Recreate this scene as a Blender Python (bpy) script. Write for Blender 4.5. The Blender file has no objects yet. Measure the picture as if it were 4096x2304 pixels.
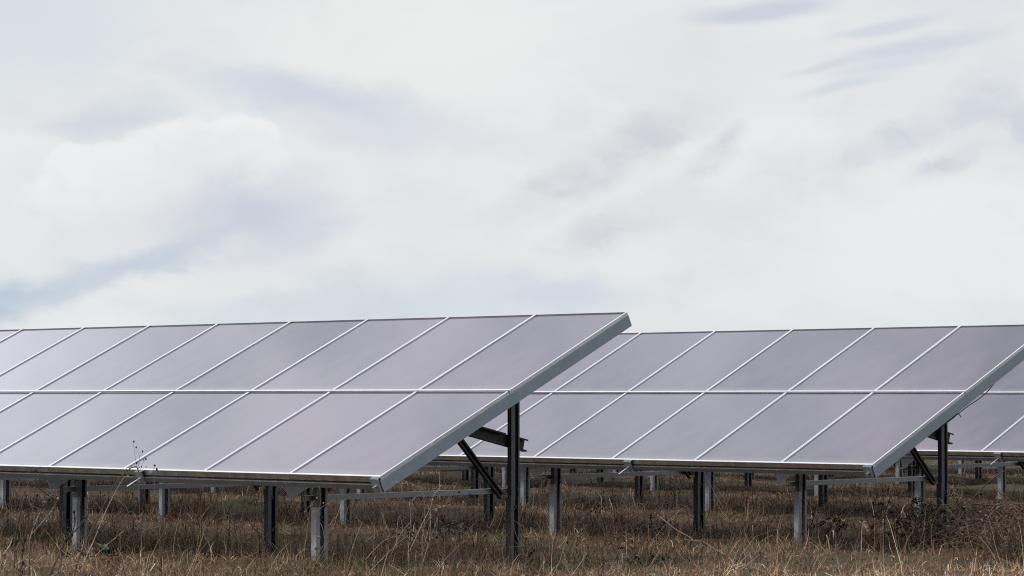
import bpy, math, random
import numpy as np
from mathutils import Vector, Matrix

random.seed(7)
rng = np.random.default_rng(11)
R = math.radians
scene = bpy.context.scene
COL = scene.collection

# ------------------------------------------------------------------ camera
EYE = 1.32                                   # height of the lens over the field
PITCH = R(2.133)
FPX = 11725.4                                # focal length in px of a 4096 px wide frame
cam = bpy.data.objects.new('camera', bpy.data.cameras.new('camera'))
COL.objects.link(cam)
cam.location = (0, 0, EYE)
cam.rotation_euler = (R(90) + PITCH, 0, 0)
cam.data.sensor_width = 36
cam.data.lens = FPX / 4096 * 36
cam.data.clip_start = 0.1
cam.data.clip_end = 3000
scene.camera = cam


def at(px, py, depth):
    """world point seen at (px, py) of the 4096 x 2304 photograph, `depth` metres away"""
    x, z = (px - 2048) / FPX, -(py - 1152) / FPX
    dy = math.cos(PITCH) - math.sin(PITCH) * z
    dz = math.sin(PITCH) + math.cos(PITCH) * z
    return Vector((x / dy * depth, depth, EYE + dz / dy * depth))


# ------------------------------------------------------------------ small helpers
class MB:
    def __init__(s):
        s.v, s.f = [], []

    def box(s, a, b):
        x0, y0, z0 = a; x1, y1, z1 = b
        n = len(s.v)
        s.v += [(x0, y0, z0), (x1, y0, z0), (x1, y1, z0), (x0, y1, z0), (x0, y0, z1), (x1, y0, z1), (x1, y1, z1), (x0, y1, z1)]
        s.f += [tuple(n + i for i in q) for q in ((0, 3, 2, 1), (4, 5, 6, 7), (0, 1, 5, 4), (1, 2, 6, 5), (2, 3, 7, 6), (3, 0, 4, 7))]
        return s

    def prism(s, poly, org, e1, e2, ax, L):
        """poly (2d points along e1, e2) swept from org along ax by L"""
        org, e1, e2, ax = Vector(org), Vector(e1), Vector(e2), Vector(ax).normalized()
        n, m = len(s.v), len(poly)
        flip = e1.cross(e2).dot(ax) < 0
        for k in (0, L):
            for p in poly:
                s.v.append(tuple(org + e1 * p[0] + e2 * p[1] + ax * k))
        side = [(n + i, n + (i + 1) % m, n + m + (i + 1) % m, n + m + i) for i in range(m)]
        ends = [tuple(range(n + m - 1, n - 1, -1)), tuple(range(n + m, n + 2 * m))]
        for q in side + ends:
            s.f.append(q[::-1] if flip else q)
        return s

    def tube(s, pts, r0, r1=None, sides=5):
        pts = [Vector(p) for p in pts]
        r1 = r0 if r1 is None else r1
        n0, N = len(s.v), len(pts)
        for i, p in enumerate(pts):
            t = (pts[min(i + 1, N - 1)] - pts[max(i - 1, 0)]).normalized()
            a = t.cross(Vector((0.31, 0.83, 0.46)))
            if a.length < 1e-3: a = t.cross(Vector((1, 0, 0)))
            a.normalize(); b = t.cross(a)
            r = r0 + (r1 - r0) * i / max(1, N - 1)
            for j in range(sides):
                th = 2 * math.pi * j / sides
                s.v.append(tuple(p + (a * math.cos(th) + b * math.sin(th)) * r))
        for i in range(N - 1):
            for j in range(sides):
                k = (j + 1) % sides
                s.f.append((n0 + i * sides + j, n0 + i * sides + k, n0 + (i + 1) * sides + k, n0 + (i + 1) * sides + j))
        s.f.append(tuple(n0 + j for j in range(sides))[::-1])
        s.f.append(tuple(n0 + (N - 1) * sides + j for j in range(sides)))
        return s

    def blob(s, c, r, stretch=1.25, rough=.25, rnd=random):
        """a lumpy little seed head"""
        c = Vector(c); n0 = len(s.v); U, V = 6, 4
        for i in range(V + 1):
            ph = math.pi * i / V
            for j in range(U):
                th = 2 * math.pi * (j + .5 * (i % 2)) / U
                q = r * (1 + rnd.uniform(-rough, rough))
                s.v.append(tuple(c + Vector((math.sin(ph) * math.cos(th) * q, math.sin(ph) * math.sin(th) * q, math.cos(ph) * q * stretch))))
        for i in range(V):
            for j in range(U):
                k = (j + 1) % U
                s.f.append((n0 + i * U + j, n0 + i * U + k, n0 + (i + 1) * U + k, n0 + (i + 1) * U + j))
        return s

    def leaf(s, p, d, L, Wd, up=(0, 0, 1), fold=.25):
        """an oval leaf, folded along its rib"""
        p, d, up = Vector(p), Vector(d).normalized(), Vector(up)
        sd = d.cross(up)
        if sd.length < 1e-3: sd = Vector((1, 0, 0))
        sd.normalize(); nn = sd.cross(d)
        n0 = len(s.v)
        mid = [p, p + d * L * .35 - nn * L * .02, p + d * L * .7 - nn * L * .07, p + d * L - nn * L * .2]
        wd = [.15, 1, .8, 0]
        for m, w in zip(mid, wd):
            s.v += [tuple(m - sd * Wd * w * .5 + nn * Wd * w * fold), tuple(m), tuple(m + sd * Wd * w * .5 + nn * Wd * w * fold)]
        for i in range(3):
            a = n0 + 3 * i
            s.f += [(a, a + 1, a + 4, a + 3), (a + 1, a + 2, a + 5, a + 4)]
        return s

    def mesh(s, name, mat, smooth=False):
        me = bpy.data.meshes.new(name)
        me.from_pydata(s.v, [], s.f)
        me.materials.append(mat)
        if smooth:
            me.polygons.foreach_set('use_smooth', [True] * len(me.polygons))
        me.update()
        return me

    def build(s, name, mat, parent=None, smooth=False, loc=None):
        return put(name, s.mesh(name, mat, smooth), parent, loc)


def put(name, me, parent=None, loc=None, rot=None):
    o = bpy.data.objects.new(name, me)
    COL.objects.link(o)
    o.parent = parent
    if loc is not None: o.location = loc
    if rot is not None: o.rotation_euler = rot
    return o


def tag(o, label=None, cat=None, group=None, kind=None):
    if label: o['label'] = label
    if cat: o['category'] = cat
    if group: o['group'] = group
    if kind: o['kind'] = kind
    return o


def empty(name, loc, rz=0.):
    o = put(name, None, None, loc, (0, 0, rz))
    o.empty_display_size = .2
    return o


def smooth_path(pts, n=6):
    """Catmull-Rom through pts"""
    P = [Vector(p) for p in pts]
    if len(P) < 3: return P
    Q = [P[0] * 2 - P[1]] + P + [P[-1] * 2 - P[-2]]
    out = []
    for i in range(1, len(Q) - 2):
        a, b, c, d = Q[i - 1], Q[i], Q[i + 1], Q[i + 2]
        for k in range(n):
            t = k / n
            out.append(.5 * (2 * b + (c - a) * t + (2 * a - 5 * b + 4 * c - d) * t * t + (3 * b - a - 3 * c + d) * t ** 3))
    out.append(P[-1])
    return out


def lin(r, g, b):
    f = lambda c: (c / 255 / 12.92) if c <= 10.3 else ((c / 255 + .055) / 1.055) ** 2.4
    return (f(r), f(g), f(b))


# ------------------------------------------------------------------ materials
class NT:
    """tiny wrapper to write node trees"""
    def __init__(s, tree):
        s.t = tree
        tree.nodes.clear()

    def n(s, kind, **kw):
        ins = kw.pop('ins', {})
        nd = s.t.nodes.new(kind)
        for k, v in kw.items(): setattr(nd, k, v)
        for k, v in ins.items():
            sock = nd.inputs[k]
            if isinstance(v, bpy.types.NodeSocket): s.t.links.new(v, sock)
            else: sock.default_value = v
        return nd

    def math(s, op, a, b=0., c=0., clamp=False):
        nd = s.n('ShaderNodeMath', operation=op, use_clamp=clamp)
        for i, v in enumerate((a, b, c)):
            if isinstance(v, bpy.types.NodeSocket): s.t.links.new(v, nd.inputs[i])
            else: nd.inputs[i].default_value = v
        return nd.outputs[0]

    def mix(s, fac, a, b, blend='MIX'):
        nd = s.n('ShaderNodeMix', data_type='RGBA', blend_type=blend)
        for i, v in ((0, fac), (6, a), (7, b)):
            if isinstance(v, bpy.types.NodeSocket): s.t.links.new(v, nd.inputs[i])
            else: nd.inputs[i].default_value = (*v, 1) if isinstance(v, tuple) and len(v) == 3 else v
        return nd.outputs[2]

    def ramp(s, x, a, b, lo=0., hi=1., kind='SMOOTHSTEP'):
        nd = s.n('ShaderNodeMapRange', interpolation_type=kind, clamp=True) if kind != 'LINEAR' else s.n('ShaderNodeMapRange', clamp=True)
        s.t.links.new(x, nd.inputs[0])
        for i, v in zip((1, 2, 3, 4), (a, b, lo, hi)): nd.inputs[i].default_value = v
        return nd.outputs[0]

    def noise(s, vec, scale, detail=4., rough=.55, out='Fac', dist=0.):
        nd = s.n('ShaderNodeTexNoise', ins={'Vector': vec, 'Scale': scale, 'Detail': detail, 'Roughness': rough, 'Distortion': dist})
        return nd.outputs[out]


def material(name):
    m = bpy.data.materials.new(name)
    m.use_nodes = True
    return m, NT(m.node_tree)


def principled(t, **ins):
    p = t.n('ShaderNodeBsdfPrincipled', ins=ins)
    o = t.n('ShaderNodeOutputMaterial')
    t.t.links.new(p.outputs[0], o.inputs[0])
    return p


def metal_mat(name, base, metallic, rough, vary=.25, scale=14., spangle=0.):
    m, t = material(name)
    co = t.n('ShaderNodeTexCoord').outputs['Object']
    n1 = t.noise(co, scale, 5, .6)
    dark = tuple(c * (1 - vary) for c in base); light = tuple(min(1, c * (1 + vary)) for c in base)
    col = t.mix(t.ramp(n1, .3, .7), dark, light)
    if spangle:
        vo = t.n('ShaderNodeTexVoronoi', ins={'Vector': co, 'Scale': 45.})
        col = t.mix(t.math('MULTIPLY', vo.outputs['Color'], spangle), col, tuple(min(1, c * 1.7) for c in base))
        # dried splashes and drip marks on the zinc
        mp = t.n('ShaderNodeMapping', ins={'Vector': co, 'Scale': (1, 1, 2.2)})
        n2 = t.noise(mp.outputs[0], 14, 4, .7, dist=1.2)
        col = t.mix(t.ramp(n2, .58, .68, 0, .5), col, (.56, .57, .58))
    rg = t.ramp(t.noise(co, scale * 2.3, 3), .3, .7, max(.05, rough - .1), rough + .1)
    principled(t, **{'Base Color': col, 'Metallic': metallic, 'Roughness': rg})
    return m


M = {}
M['aluminium'] = metal_mat('brushed_aluminium', (.66, .67, .69), .97, .30, .02, 3)
M['rail'] = metal_mat('end_rail_metal', (.25, .30, .345), .5, .42, .05, 3)
M['galvanised'] = metal_mat('galvanised_steel', (.29, .31, .34), .55, .5, .12, 7, .08)
M['steel'] = metal_mat('weathered_steel', (.095, .105, .115), .5, .45, .2, 30)
M['dark_steel'] = metal_mat('dark_steel', (.022, .022, .023), .2, .5, .25, 30)
M['strip'] = metal_mat('purlin_zinc', (.16, .165, .165), .6, .40, .08, 5)
M['bar'] = metal_mat('bar_zinc', (.27, .29, .305), .6, .45, .08, 40)

m, t = material('panel_glass')
co = t.n('ShaderNodeTexCoord').outputs['Object']
info = t.n('ShaderNodeObjectInfo').outputs['Random']
base = t.mix(info, (.046, .041, .063), (.062, .055, .078))
sep = t.n('ShaderNodeSeparateXYZ', ins={0: co})
# dust washed down to the lower edge of each pane, and faint smears
smear = t.noise(t.n('ShaderNodeMapping', ins={'Vector': co, 'Scale': (1.4, .5, 1)}).outputs[0], 2.2, 5, .6)
low = t.ramp(t.math('ADD', sep.outputs[1], t.math('MULTIPLY', t.noise(co, 9, 4), .10)), .05, .20, .55, 0)
dust = t.math('MAXIMUM', low, t.ramp(smear, .45, .75, 0, .14))
base = t.mix(dust, base, (.20, .17, .15))
rg = t.math('ADD', t.ramp(smear, .3, .7, .03, .07), t.math('MULTIPLY', low, .15))
principled(t, **{'Base Color': base, 'Roughness': rg, 'IOR': t.ramp(info, 0, 1, 1.58, 1.68), 'Specular Tint': (.99, .958, .995, 1)})
M['glass'] = m

m, t = material('rubber_cable')
principled(t, **{'Base Color': (.012, .012, .013, 1), 'Roughness': .5})
M['rubber'] = m


def veg_mat(name, transl=.25, rough=.8):
    m, t = material(name)
    at_ = t.n('ShaderNodeAttribute', attribute_name='tint').outputs['Color']
    d = t.n('ShaderNodeBsdfDiffuse', ins={'Color': at_, 'Roughness': .6})
    tr = t.n('ShaderNodeBsdfTranslucent', ins={'Color': at_})
    gl = t.n('ShaderNodeBsdfGlossy', ins={'Color': (.6, .58, .55, 1), 'Roughness': .55})
    m1 = t.n('ShaderNodeMixShader', ins={0: transl, 1: d.outputs[0], 2: tr.outputs[0]})
    m2 = t.n('ShaderNodeMixShader', ins={0: .05, 1: m1.outputs[0], 2: gl.outputs[0]})
    o = t.n('ShaderNodeOutputMaterial')
    t.t.links.new(m2.outputs[0], o.inputs[0])
    return m


M['blade'] = veg_mat('grass_blade')


def plain(name, col, vary=.35, scale=25., rough=.8):
    m, t = material(name)
    co = t.n('ShaderNodeTexCoord').outputs['Object']
    c = t.mix(t.ramp(t.noise(co, scale, 4), .3, .7), tuple(x * (1 - vary) for x in col), tuple(x * (1 + vary) for x in col))
    principled(t, **{'Base Color': c, 'Roughness': rough, 'Specular IOR Level': .25})
    return m


M['stalk_dark'] = plain('dead_brown_stalk', (.055, .034, .026))
M['stalk_mid'] = plain('dead_tan_stalk', (.20, .155, .115))
M['stalk_pale'] = plain('bleached_straw_stalk', (.30, .24, .17))
M['stalk_grey'] = plain('thin_grey_stem', (.16, .14, .15))
M['head'] = plain('dark_seed_head', (.022, .018, .02))
M['head_tan'] = plain('tan_seed_head', (.26, .20, .14))
M['cane'] = plain('bramble_cane', (.062, .042, .034))
M['twig'] = plain('dry_bramble_twig', (.095, .062, .042))
M['leaf_dark'] = plain('bramble_leaf', (.028, .036, .020), .5, 12, .55)
M['leaf_weed'] = plain('rosette_leaf', (.045, .062, .038), .45, 14, .6)
M['leaf_brown'] = plain('withered_leaf', (.12, .075, .045), .5, 14)

m, t = material('field_soil')
co = t.n('ShaderNodeTexCoord').outputs['Object']
c = t.mix(t.ramp(t.noise(co, 2.5, 8, .7), .35, .65), (.032, .021, .013), (.085, .058, .037))
c = t.mix(t.ramp(t.noise(co, .35, 4, .6), .5, .72), c, (.06, .066, .03))
bmp = t.n('ShaderNodeBump', ins={'Height': t.noise(co, 40, 6, .7), 'Strength': .8, 'Distance': .03})
principled(t, **{'Base Color': c, 'Roughness': .95, 'Normal': bmp.outputs[0], 'Specular IOR Level': .1})
M['soil'] = m

# ------------------------------------------------------------------ ground
_perm = rng.permutation(4096)


def vnoise(x, y, f, seed=0):
    """value noise 0..1"""
    x = np.asarray(x) * f + 37.7 * seed + 900; y = np.asarray(y) * f + 91.3 * seed + 900
    xi, yi = np.floor(x).astype(int), np.floor(y).astype(int)
    fx, fy = x - xi, y - yi
    fx, fy = fx * fx * (3 - 2 * fx), fy * fy * (3 - 2 * fy)
    h = lambda i, j: _perm[(_perm[i % 4096] + j) % 4096] / 4095.
    return (h(xi, yi) * (1 - fx) + h(xi + 1, yi) * fx) * (1 - fy) + (h(xi, yi + 1) * (1 - fx) + h(xi + 1, yi + 1) * fx) * fy


def fbm(x, y, f, seed=0, oct=3):
    s, a, tot = 0, 1., 0
    for i in range(oct):
        s = s + a * vnoise(x, y, f * 2 ** i, seed + i); tot += a; a *= .55
    return s / tot


def ground_z(x, y):
    h = (np.asarray(x) + .93) * .714 + (np.asarray(y) - 20.703) * .70          # metres behind the nearest table's lower edge
    berm = .085 * (1 - np.clip((h - .6) / 1.2, 0, 1) ** 2 * (3 - 2 * np.clip((h - .6) / 1.2, 0, 1)))
    return berm + (fbm(x, y, .45, 3) - .5) * .12 + (fbm(x, y, 1.7, 5, 3) - .5) * .13


gx = np.concatenate([[-700, -300, -120, -60, -35], np.arange(-18, 18.01, .15), [35, 60, 120, 300, 700]])
gy = np.concatenate([[-400, -120, -40, -10, 5], np.arange(14, 64.01, .15), [80, 110, 180, 400, 1200]])
GX, GY = np.meshgrid(gx, gy)
GZ = ground_z(GX, GY)
nx, ny = len(gx), len(gy)
me = bpy.data.meshes.new('ground')
me.from_pydata(np.stack([GX, GY, GZ], -1).reshape(-1, 3).tolist(), [],
               [(j * nx + i, j * nx + i + 1, (j + 1) * nx + i + 1, (j + 1) * nx + i) for j in range(ny - 1) for i in range(nx - 1)])
me.polygons.foreach_set('use_smooth', [True] * len(me.polygons))
me.materials.append(M['soil'])
tag(put('ground', me), 'dry brown earth of the solar field under the grass', None, None, 'structure')

# ------------------------------------------------------------------ solar tables
# local frame of a table: x along the row (0 at its near end, row runs to -x), y up-slope, z up; origin on the ground
PSI, TAU = R(44.4085), R(25.539)
RZ = math.atan2(-math.cos(PSI), math.sin(PSI))
W_, L_, ML = 1.0, 1.384, 1.398           # module pitch along the row, tier pitch, module length
Z0 = EYE - .5585                              # height of the lower glass edge
CT, ST = math.cos(TAU), math.sin(TAU)
NV = Vector((0, -ST, CT)); VV = Vector((0, CT, ST)); UV = Vector((1, 0, 0))


def P(x, s, d):
    """point at x along the row, s up the slope, d under the frame tops"""
    return Vector((x, 0, Z0)) + VV * s - NV * d


def slope_box(mb, x0, x1, s0, s1, d0, d1):
    mb.prism([(x0, s0), (x1, s0), (x1, s1), (x0, s1)], P(0, 0, d1), UV, VV, NV, d1 - d0)


FH, LIP, INSET, SEAM = .046, .011, .009, .004
LIPB, LIPT = .018, .004


def frame_mesh():
    a, b, c = -W_ + SEAM / 2, -SEAM / 2, LIP
    y0, y1 = 0, ML
    mb = MB()
    o = [(a, y0), (b, y0), (b, y1), (a, y1)]
    i = [(a + c, y0 + LIPB), (b - c, y0 + LIPB), (b - c, y1 - LIPT), (a + c, y1 - LIPT)]
    ch = .0015
    oc = [(a + ch, y0 + ch), (b - ch, y0 + ch), (b - ch, y1 - ch), (a + ch, y1 - ch)]
    loops = [[(x, y, -FH) for x, y in o], [(x, y, -ch) for x, y in o], [(x, y, 0) for x, y in oc], [(x, y, 0) for x, y in i], [(x, y, -FH) for x, y in i]]
    for lp in loops: mb.v += lp
    for k in range(5):
        p, q = k * 4, ((k + 1) % 5) * 4
        for j in range(4):
            jj = (j + 1) % 4
            mb.f.append((p + j, p + jj, q + jj, q + j))
    return mb.mesh('module_frame', M['aluminium']), (a + c, b - c, y0 + LIPB, y1 - LIPT)


FRAME, (ga, gb, gc, gd) = frame_mesh()
GLASS = MB().box((ga, gc, -INSET - .007), (gb, gd, -INSET)).mesh('module_glass', M['glass'])
UP_S = 1.416                    # foot of the upper tier of modules


def cpoly(a, b, t=.004, c1=.02, c2=None):
    c2 = c1 if c2 is None else c2
    return [(0, 0), (a, 0), (a, c1), (a - t, c1), (a - t, t), (t, t), (t, b - t), (a - t, b - t), (a - t, b - c2), (a, b - c2), (a, b), (0, b)]


EX, EY, EZ = (1, 0, 0), (0, 1, 0), (0, 0, 1)


def post_meshes(y, ztop, zs):
    """upper profile and the driven sleeve it stands in"""
    up = MB().prism(cpoly(.044, .092, .004, .042, .014), (.004, y + .010, zs - .10), EX, EY, EZ, ztop - zs + .10)
    sl = MB().prism(cpoly(.058, .106, .006, .036, .026), (-.006, y, -.45), EX, EY, EZ, zs + .45)
    bolt = MB().prism([(.011 * math.cos(k * math.pi / 3), .011 * math.sin(k * math.pi / 3)) for k in range(6)], (.044, y + .05, zs - .075), EY, EZ, EX, .016)
    return up, sl, bolt


YS, YT = .325, 2.335
ZS = Z0 - .255                                # top of short-post sleeve
ZT = Z0 - .228
raft_under = lambda y: Z0 + y * math.tan(TAU) - .215 / CT
su, ss, sb = post_meshes(YS, raft_under(YS) + .06, ZS)
tu, ts, tb = post_meshes(YT, raft_under(YT) + .06, ZT)
ME = dict(short_up=su.mesh('short_post', M['steel']), short_sl=ss.mesh('sleeve', M['galvanised']), short_b=sb.mesh('bolt', M['dark_steel']),
          tall_up=tu.mesh('tall_post', M['steel']), tall_sl=ts.mesh('sleeve', M['steel']), tall_b=tb.mesh('bolt', M['dark_steel']))
# rafter: channel open to the far side, square-cut lower end with the bottom flange showing
rf = MB()
RB, RT = .215, .098
for x0, x1, d0, d1 in ((-.004, 0, RT, RB), (-.042, -.004, RB - .004, RB), (-.042, -.004, RT, RT + .004)):
    slope_box(rf, x0, x1, -.005, 2 * L_ - .08, d0, d1)
ME['rafter'] = rf.mesh('rafter', M['bar'])
# tie bar between the two posts, low down
tb_ = MB()
b0, b1 = Vector((-.047, .27, Z0 - .209)), Vector((-.047, 2.36, Z0 - .199))
ax = (b1 - b0)
tb_.prism([(.038 - p[0], p[1]) for p in cpoly(.038, .040, .003, .010)], tuple(b0), EX, EZ, tuple(ax), ax.length)
ME['tie_bar'] = tb_.mesh('tie_bar', M['bar'])
# brace from the rafter down to the foot of the tall post: a folded channel
br = MB()
p0, p1 = Vector((.006, 1.555, Z0 + .475)), Vector((.006, 2.262, Z0 - .222))
ax = (p1 - p0).normalized(); wd = Vector((1, 0, 0)).cross(ax)
wd = wd if wd.z > 0 else -wd
br.prism([(0, -.026), (.034, -.026), (.034, -.012), (.030, -.012), (.030, -.022), (.004, -.022), (.004, .022), (.030, .022), (.030, .012), (.034, .012), (.034, .026), (0, .026)],
         tuple(p0), EX, tuple(wd), tuple(ax), (p1 - p0).length)
ME['brace'] = br.mesh('brace', M['dark_steel'])
# cross channel falling from the rafter to just behind the tall post
cb = MB()
p0, p1 = Vector((-.012, 1.50, Z0 + .396)), Vector((-.012, 2.538, Z0 + .1735))
ax = (p1 - p0).normalized(); wd = Vector((0, -ax.z, ax.y))
H = .049
cb.prism([(0, -H), (.0045, -H), (.0045, H), (0, H)], tuple(p0), EX, tuple(wd), tuple(ax), (p1 - p0).length)
for f0, f1 in ((0, YT - 1.53), (YT + .115 - 1.5, (p1 - p0).length - .004)):
    for sg in (-1, 1):
        h0, h1 = sorted((sg * H, sg * (H - .005)))
        h2, h3 = sorted((sg * (H - .005), sg * (H - .013)))
        q = p0 + ax * f0
        cb.prism([(.0045, h0), (.050, h0), (.050, h1), (.0045, h1)], tuple(q), EX, tuple(wd), tuple(ax), f1 - f0)
        cb.prism([(.046, h2), (.050, h2), (.050, h3), (.046, h3)], tuple(q), EX, tuple(wd), tuple(ax), f1 - f0)
ME['cross_channel'] = cb.mesh('cross_channel', M['dark_steel'])


# clamp on the lower edge
def clamp_mesh(w):
    mb = MB()
    slope_box(mb, -w / 2, w / 2, -.022, -.0145, .012, .110)
    slope_box(mb, -w / 2, w / 2, -.0145, .03, .1065, .110)
    slope_box(mb, w / 2 - .004, w / 2, -.032, -.022, .012, .110)
    slope_box(mb, -w / 2, w / 2, -.0145, .002, .009, .012)
    return mb.mesh('clamp', M['bar'])


def rod_mesh(L):
    mb = MB()
    mb.prism([(.0055 * math.cos(k * math.pi / 4), .0055 * math.sin(k * math.pi / 4)) for k in range(8)], P(0, -.022, .066), UV, NV, -VV, L)
    mb.prism([(.012 * math.cos(k * math.pi / 3), .012 * math.sin(k * math.pi / 3)) for k in range(6)], P(0, -.022, .066), UV, NV, -VV, .010)
    return mb.mesh('threaded_rod', M['aluminium'])


ME['clamp'], ME['rod'], ME['bolt_short'] = clamp_mesh(.088), rod_mesh(.14), rod_mesh(.035)
GROUP_T = 'solar tables standing in parallel rows'


def table(n, label, k0, k1, end=True):
    """row n, modules k0 .. k1-1 counted from its near end"""
    A = Vector((-.9300, 20.7027, 0)); B = Vector((2.9913, 24.3514, 0))
    o = A + (B - A) * n
    root = empty('solar_table', (o.x, o.y, 0), RZ)
    tag(root, label, 'solar panels', GROUP_T)
    for k in range(k0, k1):
        for s in (0, UP_S):
            jig = random.uniform(-.0004, .0004)
            f = put('solar_module', FRAME, root, P(-k * W_, s, -jig), (TAU + random.uniform(-.0003, .0003), random.uniform(-.0003, .0003), 0))
            put('glass', GLASS, f)
    xa, xb = -k1 * W_, -k0 * W_ - (.004 if end else 0)
    # purlins under the module edges; the lowest one shows as a lipped strip under a dark gap
    p = MB()
    slope_box(p, xa, xb, -.014, -.010, .0665, .098)
    slope_box(p, xa, xb, -.014, .050, .0630, .0665)
    slope_box(p, xa, xb, .016, .020, .0665, .098)
    slope_box(p, xa, xb, .090, .094, FH + .0005, .0960)
    p.build('purlin', M['strip'], root)
    for s in (L_ - .03, 2 * L_ - .05):
        p = MB(); slope_box(p, xa, xb, s, s + .06, FH + .001, .096); p.build('purlin', M['strip'], root)
    if end:
        r = MB()
        slope_box(r, 0, .004, -.014, UP_S + ML - .002, .0275, .117)
        slope_box(r, -.045, 0, -.014, UP_S + ML - .002, .1135, .117)
        r.build('end_rail', M['rail'], root)
    k = 1.12
    while k < k1:
        if k > k0:
            x = -k
            put('rafter', ME['rafter'], root, (x + .03, 0, 0))
            a = put('short_post', ME['short_up'], root, (x, 0, 0)); put('sleeve', ME['short_sl'], a); put('bolt', ME['short_b'], a); put('bolt', ME['short_b'], a, (0, 0, -.285))
            a = put('tall_post', ME['tall_up'], root, (x, 0, 0)); put('sleeve', ME['tall_sl'], a); put('bolt', ME['tall_b'], a); put('bolt', ME['tall_b'], a, (0, 0, -.285))
            put('tie_bar', ME['tie_bar'], root, (x, 0, 0))
            put('brace', ME['brace'], root, (x, 0, 0))
            put('cross_channel', ME['cross_channel'], root, (x, 0, 0))
        k += 2.98
    for i, k in enumerate((.052, 2.79, 5.77, 8.75, 11.7)):
        if k0 <= k < k1 and n < 3:
            c = put('clamp', ME['clamp'], root, (-k, 0, 0))
            put('threaded_rod', ME['bolt_short'] if i == 0 else ME['rod'], c)
    return root


TA = table(0, 'nearest solar table at the left, no cable hanging from its end rail', 0, 13)
TB = table(1, 'solar table at the right with a black cable hanging below its end rail', 0, 17)
TC = table(2, 'third solar table back, glass just showing behind the hanging black cable', 0, 24, True)
TD = table(3, 'fourth solar table back, its posts seen through the gap under the third', 4, 30, False)
TE = table(4, 'fifth solar table back, small posts seen beyond those of the fourth', 8, 38, False)
TF = table(5, 'farthest solar table, tiny posts at the back of the shaded strip', 12, 46, False)

# loose cable under the end rail of the second table
cpts = [(-.1, 1.06, .30), (-.1, 1.145, .35), (-.1, 1.23, .388), (-.1, 1.305, .416), (-.1, 1.43, .474), (-.1, 1.60, .543), (-.1, 1.727, .608), (-.1, 1.856, .703), (-.1, 1.941, .749), (-.1, 2.02, .80)]
path = smooth_path([(x, y, z + Z0) for x, y, z in cpts[3:]], 6)
cab = MB().tube(path, .0042, sides=6).build('cable', M['rubber'], TB, True)
cn = MB().tube(smooth_path([(x, y, z + Z0) for x, y, z in cpts[:4]], 4), .006, sides=6)
cn.tube([(-.1, 1.15, .352 + Z0), (-.1, 1.165, .358 + Z0), (-.1, 1.235, .390 + Z0), (-.1, 1.25, .395 + Z0)], .013, .012, 8)
cn.build('connector', M['rubber'], cab, True)
tie = MB().tube([(-.1, 1.285, .435 + Z0), (-.1, 1.31, .42 + Z0), (-.1, 1.345, .385 + Z0)], .005, .004, 5)
tie.build('cable_tie', M['stalk_mid'], cab)
# ------------------------------------------------------------------ grass
def sample(n, y0, y1, extra=1.6):
    y = y0 + (y1 - y0) * rng.random(n * 2)
    keep = rng.random(n * 2) < (.19 * y + extra) / (.19 * y1 + extra)
    y = y[keep][:n]
    x = (rng.random(len(y)) * 2 - 1) * (.19 * y + extra)
    return x, y


PAL = np.array([[.27, .168, .098], [.39, .275, .182], [.185, .104, .058], [.12, .062, .034], [.046, .024, .013], [.56, .44, .322], [.172, .117, .085]])
GRN = np.array([[.085, .115, .026], [.125, .145, .038], [.060, .078, .024], [.17, .165, .06]])


def spot(x, y, cx, cy, rx, ry):
    return np.exp(-((x - cx) / rx) ** 2 - ((y - cy) / ry) ** 2)


def dark_field(x, y):
    """0 pale straw .. 1 dark withered growth"""
    d = fbm(x, y, .55, 21, 3) * 1.5 - .52 + (fbm(x, y, 2.0, 25, 3) - .5) * 1.3
    d = d + .6 * spot(x, y, .75, 22.2, .9, 1.3) - 1.3 * spot(x, y, 3.0, 21.3, 1.5, 1.5) - .6 * spot(x, y, -.85, 22.3, .45, .9)
    d = d + .6 * spot(x, y, 4.0, 25.6, 1.3, 1.3) + .5 * spot(x, y, 1.7, 29.5, 1.2, 1.6) + .35 * spot(x, y, -.6, 29, 1.6, 2.2) - .35 * spot(x, y, -2.8, 21.8, 1.8, 1.2)
    d = d - .3 * spot(x, y, .6, 34, 1.6, 3.0)
    return np.clip(d, 0, 1)


def green_field(x, y):
    g = np.clip(fbm(x, y, .8, 41, 3) * 3.2 - 1.95, 0, 1)
    return np.clip(g + .9 * spot(x, y, -4.0, 25.6, 1.1, 1.1) + .6 * spot(x, y, -2.0, 26.5, .8, 1.0) + .5 * spot(x, y, -.2, 25.2, .8, .8) - 1.0 * spot(x, y, 3.0, 21.2, 2.0, 1.4), 0, 1)


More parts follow.
